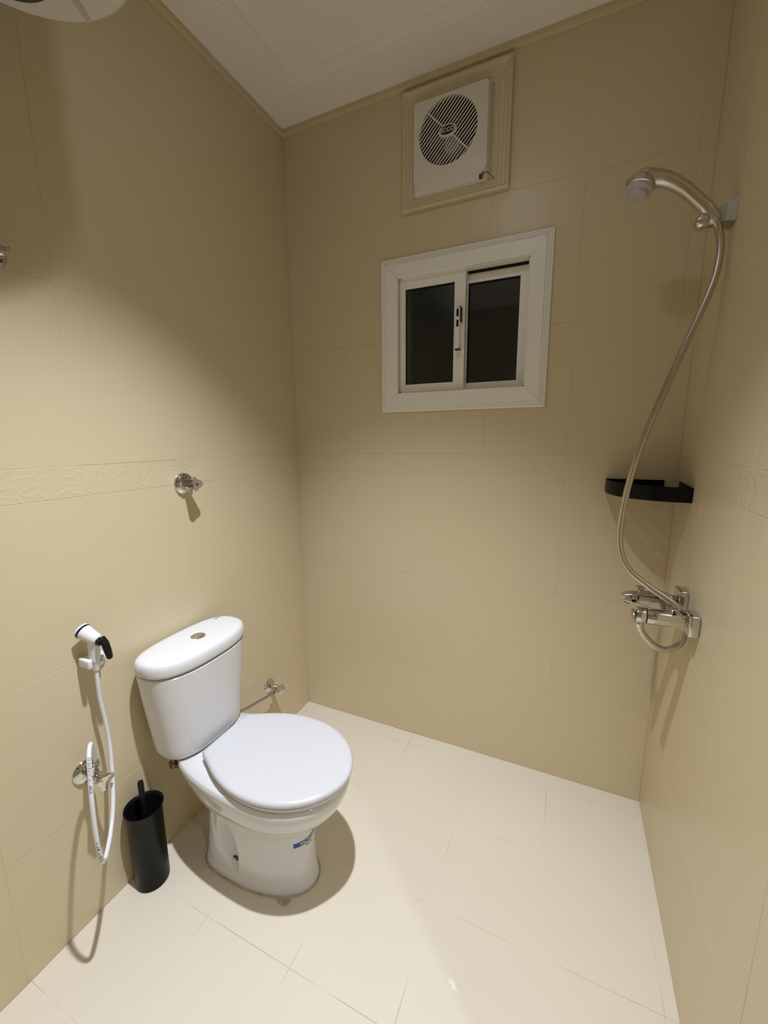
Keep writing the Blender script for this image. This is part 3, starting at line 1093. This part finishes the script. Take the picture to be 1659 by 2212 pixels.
G().lathe([(0.018, 0.052), (0.0212, 0.0525), (0.0212, 0.0565), (0.019, 0.0585), (0.0, 0.059)], h0, hdir, 40).obj('spray_face', M_white, spr)
# trigger
tp = [el + Vector((0.020, 0.008, 0.004)), el + Vector((0.030, 0.010, -0.010)), el + Vector((0.036, 0.011, -0.032)), el + Vector((0.040, 0.012, -0.052))]
g = G()
rings = []
for i, (p, w, t) in enumerate(zip(tp, (0.0085, 0.0100, 0.0100, 0.0085), (0.005, 0.0062, 0.0058, 0.0050))):
    dirv = (tp[min(i + 1, 3)] - tp[max(i - 1, 0)]).normalized()
    sd = Vector((0, 1, 0))
    nn = dirv.cross(sd).normalized()
    rings.append([p + sd * w * cos(a) + nn * t * sin(a) for a in [2 * pi * k / 20 for k in range(20)]])
dv = (tp[3] - tp[2]).normalized()
rings.append([tp[3] + dv * 0.005 + (q - tp[3]) * 0.6 for q in rings[-1]])
g.loft(rings)
g.box((el.x + .010, el.y - .006, el.z - .014), (el.x + .030, el.y + .012, el.z + .002), 0.002)
g.obj('trigger', M_blackp, spr)
G().lathe([(0.0098, -0.030), (0.0105, -0.028), (0.0108, 0.0), (0.0118, 0.002)], nk, (0, 0, 1), 10).obj('coupling', M_white, spr)
HP = [(0.048, -1.0367, 0.787), (0.048, -1.0390, 0.7500), (0.045, -1.0377, 0.6895), (0.045, -1.0323, 0.6123), (0.050, -1.0329, 0.5390), (0.070, -1.0487, 0.4519),
      (0.100, -1.0738, 0.3946), (0.130, -1.1024, 0.3599), (0.160, -1.1310, 0.3465), (0.186, -1.1560, 0.3455), (0.199, -1.1680, 0.3620), (0.200, -1.1724, 0.4011), (0.195, -1.1707, 0.4589),
      (0.185, -1.1634, 0.5286), (0.165, -1.1484, 0.5877), (0.140, -1.1320, 0.6188), (0.115, -1.1133, 0.6250), (0.098, -1.1010, 0.6080), (0.084, -1.0925, 0.5750), (0.068, -1.0845, 0.5390)]
hose = G().tube(HP, 0.0055, 16, 6).obj('hose', M_hosew, spr, smooth=True)


def smooth_path(P, sub=10):
    P = [Vector(p) for p in P]
    out = []
    for i in range(len(P) - 1):
        p0, p1, p2, p3 = P[max(i - 1, 0)], P[i], P[i + 1], P[min(i + 2, len(P) - 1)]
        for k in range(sub):
            t = k / sub
            out.append(0.5 * ((2 * p1) + (p2 - p0) * t + (2 * p0 - 5 * p1 + 4 * p2 - p3) * t * t + (3 * p1 - p0 - 3 * p2 + p3) * t ** 3))
    out.append(P[-1])
    return out


HPATH = smooth_path(HP)
HLEN = [0.0]
for p, q in zip(HPATH, HPATH[1:]):
    HLEN.append(HLEN[-1] + (q - p).length)


def on_hose(index, facing, r, sign):
    """lettering runs along the tube, starting at control point number index"""
    s0 = HLEN[int(index * 10)]

    def fn(u, v):
        d = s0 + sign * u
        k = max(i for i in range(len(HLEN) - 1) if HLEN[i] <= d)
        t = (d - HLEN[k]) / (HLEN[k + 1] - HLEN[k])
        p = HPATH[k].lerp(HPATH[k + 1], t)
        dr = (HPATH[k + 1] - HPATH[k]).normalized() * sign
        n = (facing - dr * facing.dot(dr)).normalized()
        sd = n.cross(dr)
        a = v / r
        return p + (n * cos(a) + sd * sin(a)) * (r + 0.0002)
    return fn


tc = (CAM - Vector((0.18, -1.15, 0.5)))
text_obj('hose_print', '03 GARANTIA 1 eSC2', 0.0085, on_hose(13.9, tc, 0.0056, -1), M_ink, hose, bold=0.0001)
text_obj('hose_print', 'A LAMINA 03 C', 0.0085, on_hose(10.9, tc, 0.0056, -1), M_ink, hose, bold=0.0001)

# ------------------------------------------------------------------ corner shelf
cshelf = empty('corner_shelf', (W, 0, 1.215), 'black quarter-round metal corner shelf on the shower wall, behind the shower hose', 'shelf')
SR, sz0, sz1 = 0.212, 1.2130, 1.2580
cor = Vector((W, 0, 0))
NQ = 40


def q_arc(r, z):
    out = []
    for i in range(NQ + 1):
        a = pi + (pi / 2) * i / NQ
        c_, s2_ = abs(cos(a)), abs(sin(a))
        e = 2.35
        out.append(cor + Vector((-r * c_ ** (2 / e), -r * s2_ ** (2 / e), z)))
    return out


# curved front rim (open strip with thickness)
o0, o1 = q_arc(SR, sz0), q_arc(SR, sz1)
i0, i1 = q_arc(SR - 0.0022, sz0), q_arc(SR - 0.0022, sz1)
rings = [[a, b, c, d] for a, b, c, d in zip(o0, o1, i1, i0)]
rim = G().loft(rings).obj('front_rim', M_black, cshelf, smooth='auto')
# floor plate with slots: ring sectors between radii, slots left open
g = G()
fl = q_arc(SR - 0.001, sz0)
rad_edges = [0.0, 0.090, 0.094, 0.128, 0.132, 0.164, 0.168, SR - 0.001]
ang = [pi + pi / 2 * i / NQ for i in range(NQ + 1)]


def pt(r, i, z):
    a = ang[i]
    e = 2.35
    return cor + Vector((-max(r, .001) * abs(cos(a)) ** (2 / e), -max(r, .001) * abs(sin(a)) ** (2 / e), z))


for b in range(len(rad_edges) - 1):
    ra, rb = rad_edges[b], rad_edges[b + 1]
    for i in range(NQ):
        if b in (1, 3, 5) and (i % 10) not in (0, 9):
            continue
        vs = [pt(ra, i, sz0), pt(rb, i, sz0), pt(rb, i + 1, sz0), pt(ra, i + 1, sz0), pt(ra, i, sz0 + .002), pt(rb, i, sz0 + .002), pt(rb, i + 1, sz0 + .002), pt(ra, i + 1, sz0 + .002)]
        g.add(vs, [(0, 1, 2, 3), (4, 7, 6, 5), (0, 4, 5, 1), (2, 6, 7, 3), (1, 5, 6, 2), (0, 3, 7, 4)])
g.obj('slotted_plate', M_black, cshelf, smooth=False)
G().box((W - SR, -0.0030, sz0), (1.5090, -0.0006, sz1 + .001)).obj('back_flange', M_black, cshelf, smooth=False)
# right flange slopes down towards its front end
G().add([(W - .0006, -0.0433, sz0), (W - .0006, -SR, sz0), (W - .0006, -SR, sz1 - .001), (W - .0006, -0.0433, sz1 + .003),
         (W - .003, -0.0433, sz0), (W - .003, -SR, sz0), (W - .003, -SR, sz1 - .001), (W - .003, -0.0433, sz1 + .003)],
        [(0, 1, 2, 3), (4, 7, 6, 5), (0, 4, 5, 1), (1, 5, 6, 2), (2, 6, 7, 3), (3, 7, 4, 0)]).obj('side_flange', M_black, cshelf, smooth=False)

# ------------------------------------------------------------------ shower
sb_ = empty('shower_bracket', (W, -0.255, 1.95), 'grey wall bracket carrying the hand shower, high on the right wall', 'bracket')
# flared block from the wall to the swivel
r0 = [Vector((W - .0005, y, z)) for y, z in ((-0.283, 1.926), (-0.283, 1.979), (-0.228, 1.979), (-0.228, 1.926))]
r1 = [Vector((W - .020, y, z)) for y, z in ((-0.276, 1.932), (-0.276, 1.971), (-0.236, 1.971), (-0.236, 1.932))]
r2_ = [Vector((W - .045, y, z)) for y, z in ((-0.270, 1.934), (-0.270, 1.965), (-0.242, 1.965), (-0.242, 1.934))]
r3 = [Vector((W - .062, y, z)) for y, z in ((-0.268, 1.936), (-0.268, 1.962), (-0.244, 1.962), (-0.244, 1.936))]
G().loft([r0, r1, r2_, r3]).obj('wall_block', M_shadech, sb_, smooth=False)
G().lathe([(0.0, -0.019), (0.008, -0.0185), (0.0145, -0.014), (0.0175, -0.005), (0.0175, 0.005), (0.0145, 0.014), (0.008, 0.0185), (0.0, 0.019)], (W - 0.068, -0.268, 1.9405), (0, 1, 0), 32).obj('swivel_ball', M_chrome, sb_)
# cup that grips the handset end
cup_a, cup_b = Vector((1.4800, -0.2700, 1.9760)), Vector((1.5080, -0.2660, 1.9380))
G().tube([cup_a, cup_a.lerp(cup_b, .3), cup_a.lerp(cup_b, .7), cup_b], [0.0165, 0.0170, 0.0160, 0.0145], 32, 2).obj('cup', M_chrome, sb_)

hs = empty('hand_shower', (1.49, -0.27, 1.96), 'brushed chrome hand shower with grey spray face, held in the bracket on the right wall', 'hand shower')
HS = [(1.3080, -0.2700, 2.0560), (1.3180, -0.2700, 2.0640), (1.3420, -0.2700, 2.0680), (1.3860, -0.2695, 2.0590), (1.4240, -0.2690, 2.0345), (1.4514, -0.2690, 2.0075), (1.4735, -0.2690, 1.9830), (1.4800, -0.2690, 1.9755)]
HR = [0.0120, 0.0220, 0.0255, 0.0190, 0.0165, 0.0160, 0.0155, 0.0150]
G().tube(HS, HR, 32, 6).obj('handle', M_satin, hs)
# domed head, facing down and forward into the room
hc_ = Vector((1.3330, -0.2720, 2.0500))
hdn = Vector((-0.25, -0.12, -1)).normalized()
G().lathe([(0.0, -0.030), (0.012, -0.030), (0.023, -0.026), (0.031, -0.016), (0.0350, -0.004), (0.0355, 0.000), (0.033, 0.002), (0.0, 0.002)], hc_, hdn, 48).obj('head', M_satin, hs)
G().lathe([(0.0, 0.001), (0.0335, 0.001), (0.0335, 0.009), (0.0300, 0.0125), (0.0250, 0.0140), (0.0240, 0.021), (0.0190, 0.0245), (0.0, 0.0250)], hc_, hdn, 48).obj('spray_face', M_nozzle, hs)
g = G()
qd = Vector((0, 0, 1)).rotation_difference(hdn)
for rr, nn_ in ((0.006, 5), (0.012, 10), (0.0175, 14)):
    for k in range(nn_):
        a = 2 * pi * k / nn_
        g.lathe([(0.0011, 0.0), (0.0008, 0.0022)], hc_ + qd @ Vector((rr * cos(a), rr * sin(a), 0.0245)), hdn, 6)
g.obj('nozzles', M_white, hs, smooth=False)
SH = [(1.5060, -0.2665, 1.9400), (1.5160, -0.2650, 1.9180), (1.5230, -0.2680, 1.8700), (1.5186, -0.2750, 1.8081), (1.5020, -0.2800, 1.7431), (1.4735, -0.2850, 1.6548), (1.4393, -0.2900, 1.5448), (1.4067, -0.2900, 1.4351),
      (1.3817, -0.2950, 1.3324), (1.3650, -0.3000, 1.2256), (1.3589, -0.3100, 1.1309), (1.3665, -0.3200, 1.0713), (1.3903, -0.3300, 1.0253), (1.4371, -0.3450, 0.9895), (1.4808, -0.3600, 0.9647), (1.5070, -0.3680, 0.9455), (1.5220, -0.3640, 0.9180),
      (1.5290, -0.3600, 0.8840), (1.5260, -0.3650, 0.8512), (1.5110, -0.3700, 0.8305), (1.4890, -0.3750, 0.8209), (1.4620, -0.3800, 0.8297), (1.4395, -0.3850, 0.8510), (1.4234, -0.3900, 0.8751), (1.4170, -0.3940, 0.9000)]
G().tube(SH, 0.0090, 18, 8).obj('hose', M_satin, hs, smooth=True)
G().lathe([(0.0100, -0.004), (0.0115, 0.0), (0.0115, 0.012), (0.0095, 0.015)], SH[-1], (0.05, 0, -1), 20).obj('hose_nut', M_chrome, hs)

# bath mixer
mxr = empty('shower_mixer', (W, -0.34, 0.925), 'chrome wall mounted shower mixer with flat spout and diverter knob, low on the right wall', 'mixer tap')
my1, my2, mz = -0.4060, -0.2780, 0.9230
for yy, zz in ((my1, mz - 0.002), (my2, mz + 0.020)):
    G().box((W - 0.026, yy - 0.030, zz - 0.030), (W - .0005, yy + 0.030, zz + 0.030), 0.007).obj('wall_flange', M_chrome, mxr)
# body bar parallel to the wall
G().tube([(W - 0.050, my1 - 0.012, mz), (W - 0.050, my1, mz), (W - 0.050, my2, mz + .010), (W - 0.050, my2 + 0.015, mz + .010)], [0.019, 0.021, 0.021, 0.018], 36, 1, smooth=False).obj('body', M_chrome, mxr)
# inlet nuts
for yy in (my1, my2):
    G().lathe([(0.0150, 0.0), (0.0165, 0.002), (0.0165, 0.022), (0.015, 0.024)], (W - 0.026, yy, mz + (.01 if yy == my2 else 0)), (-1, 0, 0), 6).obj('inlet_nut', M_chrome, mxr)
# thick valve barrel coming out of the wall with a seam ring near its end
bx = Vector((W - 0.036, my1 + .004, mz + 0.0005))
G().lathe([(0.0185, 0.0), (0.0200, 0.004), (0.0205, 0.020), (0.0215, 0.024), (0.0220, 0.030), (0.0220, 0.074), (0.0212, 0.078)], bx, (-1, 0, 0), 48).obj('barrel', M_chrome, mxr)
G().lathe([(0.0205, 0.077), (0.0205, 0.081)], bx, (-1, 0, 0), 48).obj('seam_ring', M_blackp, mxr)
G().lathe([(0.0208, 0.081), (0.0215, 0.083), (0.0215, 0.100), (0.0200, 0.104), (0.0, 0.105)], bx, (-1, 0, 0), 48).obj('end_cap', M_chrome, mxr)
# flat oval lever hanging at the barrel's end
lv = bx + Vector((-0.109, 0, -0.004))
G().lathe([(0.0, -0.0035), (0.016, -0.0035), (0.0175, -0.001), (0.0175, 0.001), (0.016, 0.0035), (0.0, 0.0035)], lv, (-1, 0, -0.12), 40, lambda t: 1 + 0.35 * abs(sin(t)) ** 3).obj('lever', M_shadech, mxr)
# spout: wedge box, wide at the body, running out to a rounded nose
sy = -0.300


def srect(x, w, zt, zb_):
    return [Vector((x, sy - w, zt)), Vector((x, sy + w, zt)), Vector((x, sy + w, zb_)), Vector((x, sy - w, zb_))]


sp = [srect(W - 0.040, 0.019, 0.9560, 0.9180), srect(W - 0.062, 0.019, 0.9590, 0.9150), srect(W - 0.110, 0.018, 0.9545, 0.9180), srect(W - 0.140, 0.0175, 0.9500, 0.9220), srect(W - 0.158, 0.016, 0.9460, 0.9260), srect(W - 0.166, 0.012, 0.9410, 0.9300)]
o = G().loft(sp).obj('spout', M_chrome, mxr, smooth=False)
bv = o.modifiers.new('b', 'BEVEL')
bv.width = 0.003
bv.segments = 3
G().lathe([(0.0115, -0.004), (0.0120, 0.0), (0.0120, 0.010), (0.0095, 0.0125), (0.0, 0.0115)], (W - 0.152, sy, 0.9270), (-0.25, 0, -1), 28).obj('aerator', M_chrome, mxr)
kb = Vector((W - 0.119, sy, 0.9530))
G().lathe([(0.0045, 0.0), (0.0045, 0.007), (0.0105, 0.011), (0.0125, 0.014), (0.0120, 0.017), (0.0, 0.0180)], kb, (0, 0, 1), 28).obj('diverter_knob', M_chrome, mxr)

# ------------------------------------------------------------------ recessed downlight and the added fill fixture
def downlight(x, y, label):
    t = empty('ceiling_downlight', (x, y, H), label, 'ceiling light', 'recessed ceiling downlights')
    zc_ = H + (0.028 if x < W else 0)
    G().lathe([(0.050, 0.004), (0.050, 0.0), (0.056, -0.003), (0.066, -0.003), (0.070, 0.0), (0.070, 0.004)], (x, y, zc_ - .001), (0, 0, 1), 48).obj('trim_ring', M_fan, t)
    G().lathe([(0.0, 0.001), (0.050, 0.001), (0.050, 0.003), (0.0, 0.003)], (x, y, zc_ - .002), (0, 0, 1), 40).obj('lens', M_lamp, t)
    return t


downlight(LX, LY, 'round recessed ceiling downlight above the toilet')
downlight(L2X, L2Y, 'added unseen round ceiling fixture for fill light, beyond the right wall')

# ------------------------------------------------------------------ small litter on the floor
M_chip = new_mat('white_paint_chip', (0.85, 0.84, 0.80), 0.6)
for i, (x, y, w, h_, rz, mt, lab) in enumerate([
        (0.990, -0.690, 0.006, 0.0025, 1.6, M_chip, 'tiny white paint chip on the floor right of the toilet'),
        (0.880, -0.672, 0.018, 0.0018, 0.25, M_chip, 'thin pale thread on the floor right of the toilet'),
        (0.604, -1.135, 0.0045, 0.003, 1.2, M_dirt, 'tiny dark crumb on the floor near the bottom photo edge, the left of two'),
        (0.618, -1.132, 0.0045, 0.003, 0.4, M_dirt, 'tiny dark crumb on the floor near the bottom photo edge, the right of two')]):
    c_, s2_ = cos(rz), sin(rz)
    pts = []
    for k in range(8):
        a = 2 * pi * k / 8
        u, v = w / 2 * cos(a), h_ / 2 * sin(a)
        pts.append(Vector((x + u * c_ - v * s2_, y + u * s2_ + v * c_, 0.0002)))
    o = G().loft([pts, [p + Vector((0, 0, 0.0010)) for p in pts]]).obj('floor_speck', mt, None, smooth=False)
    o['label'] = lab
    o['category'] = 'debris'
    o['group'] = 'specks lying on the floor'

# scuffs and chipped grout that belong to the surfaces
def smear(name, par, c, eu, ev, n_, w, h_, mat, seed):
    random.seed(seed)
    c, eu, ev, n_ = Vector(c), Vector(eu).normalized(), Vector(ev).normalized(), Vector(n_).normalized()
    a, b = [], []
    for k in range(18):
        t = 2 * pi * k / 18
        f = random.uniform(0.45, 1.1)
        p = c + eu * w * f * cos(t) + ev * h_ * f * sin(t)
        a.append(p - n_ * 0.0006)
        b.append(p + n_ * 0.0005)
    return G().loft([a, b]).obj(name, mat, par, smooth=False)


M_scuff = new_mat('pale_scuff', (0.84, 0.80, 0.70), 0.7)
smear('scuff_mark', floor, (1.022, -0.829, 0.0002), (0.8, -0.6, 0), (0.6, 0.8, 0), (0, 0, 1), 0.019, 0.008, M_scuff, 1)
smear('scuff_mark', floor, (1.128, -0.884, 0.0002), (1, -0.3, 0), (0.3, 1, 0), (0, 0, 1), 0.016, 0.006, M_scuff, 2)
M_chipg = new_mat('pale_grout_chip', (0.80, 0.74, 0.60), 0.8)
smear('grout_chip', wall_left, (0.0, -0.4150, 0.3610), (0, 1, 0.1), (0, 0, 1), (1, 0, 0), 0.011, 0.004, M_chipg, 5)
smear('grout_chip', wall_left, (0.0, -0.3900, 0.3650), (0, 1, 0.7), (0, -.7, 1), (1, 0, 0), 0.010, 0.002, M_chipg, 6)
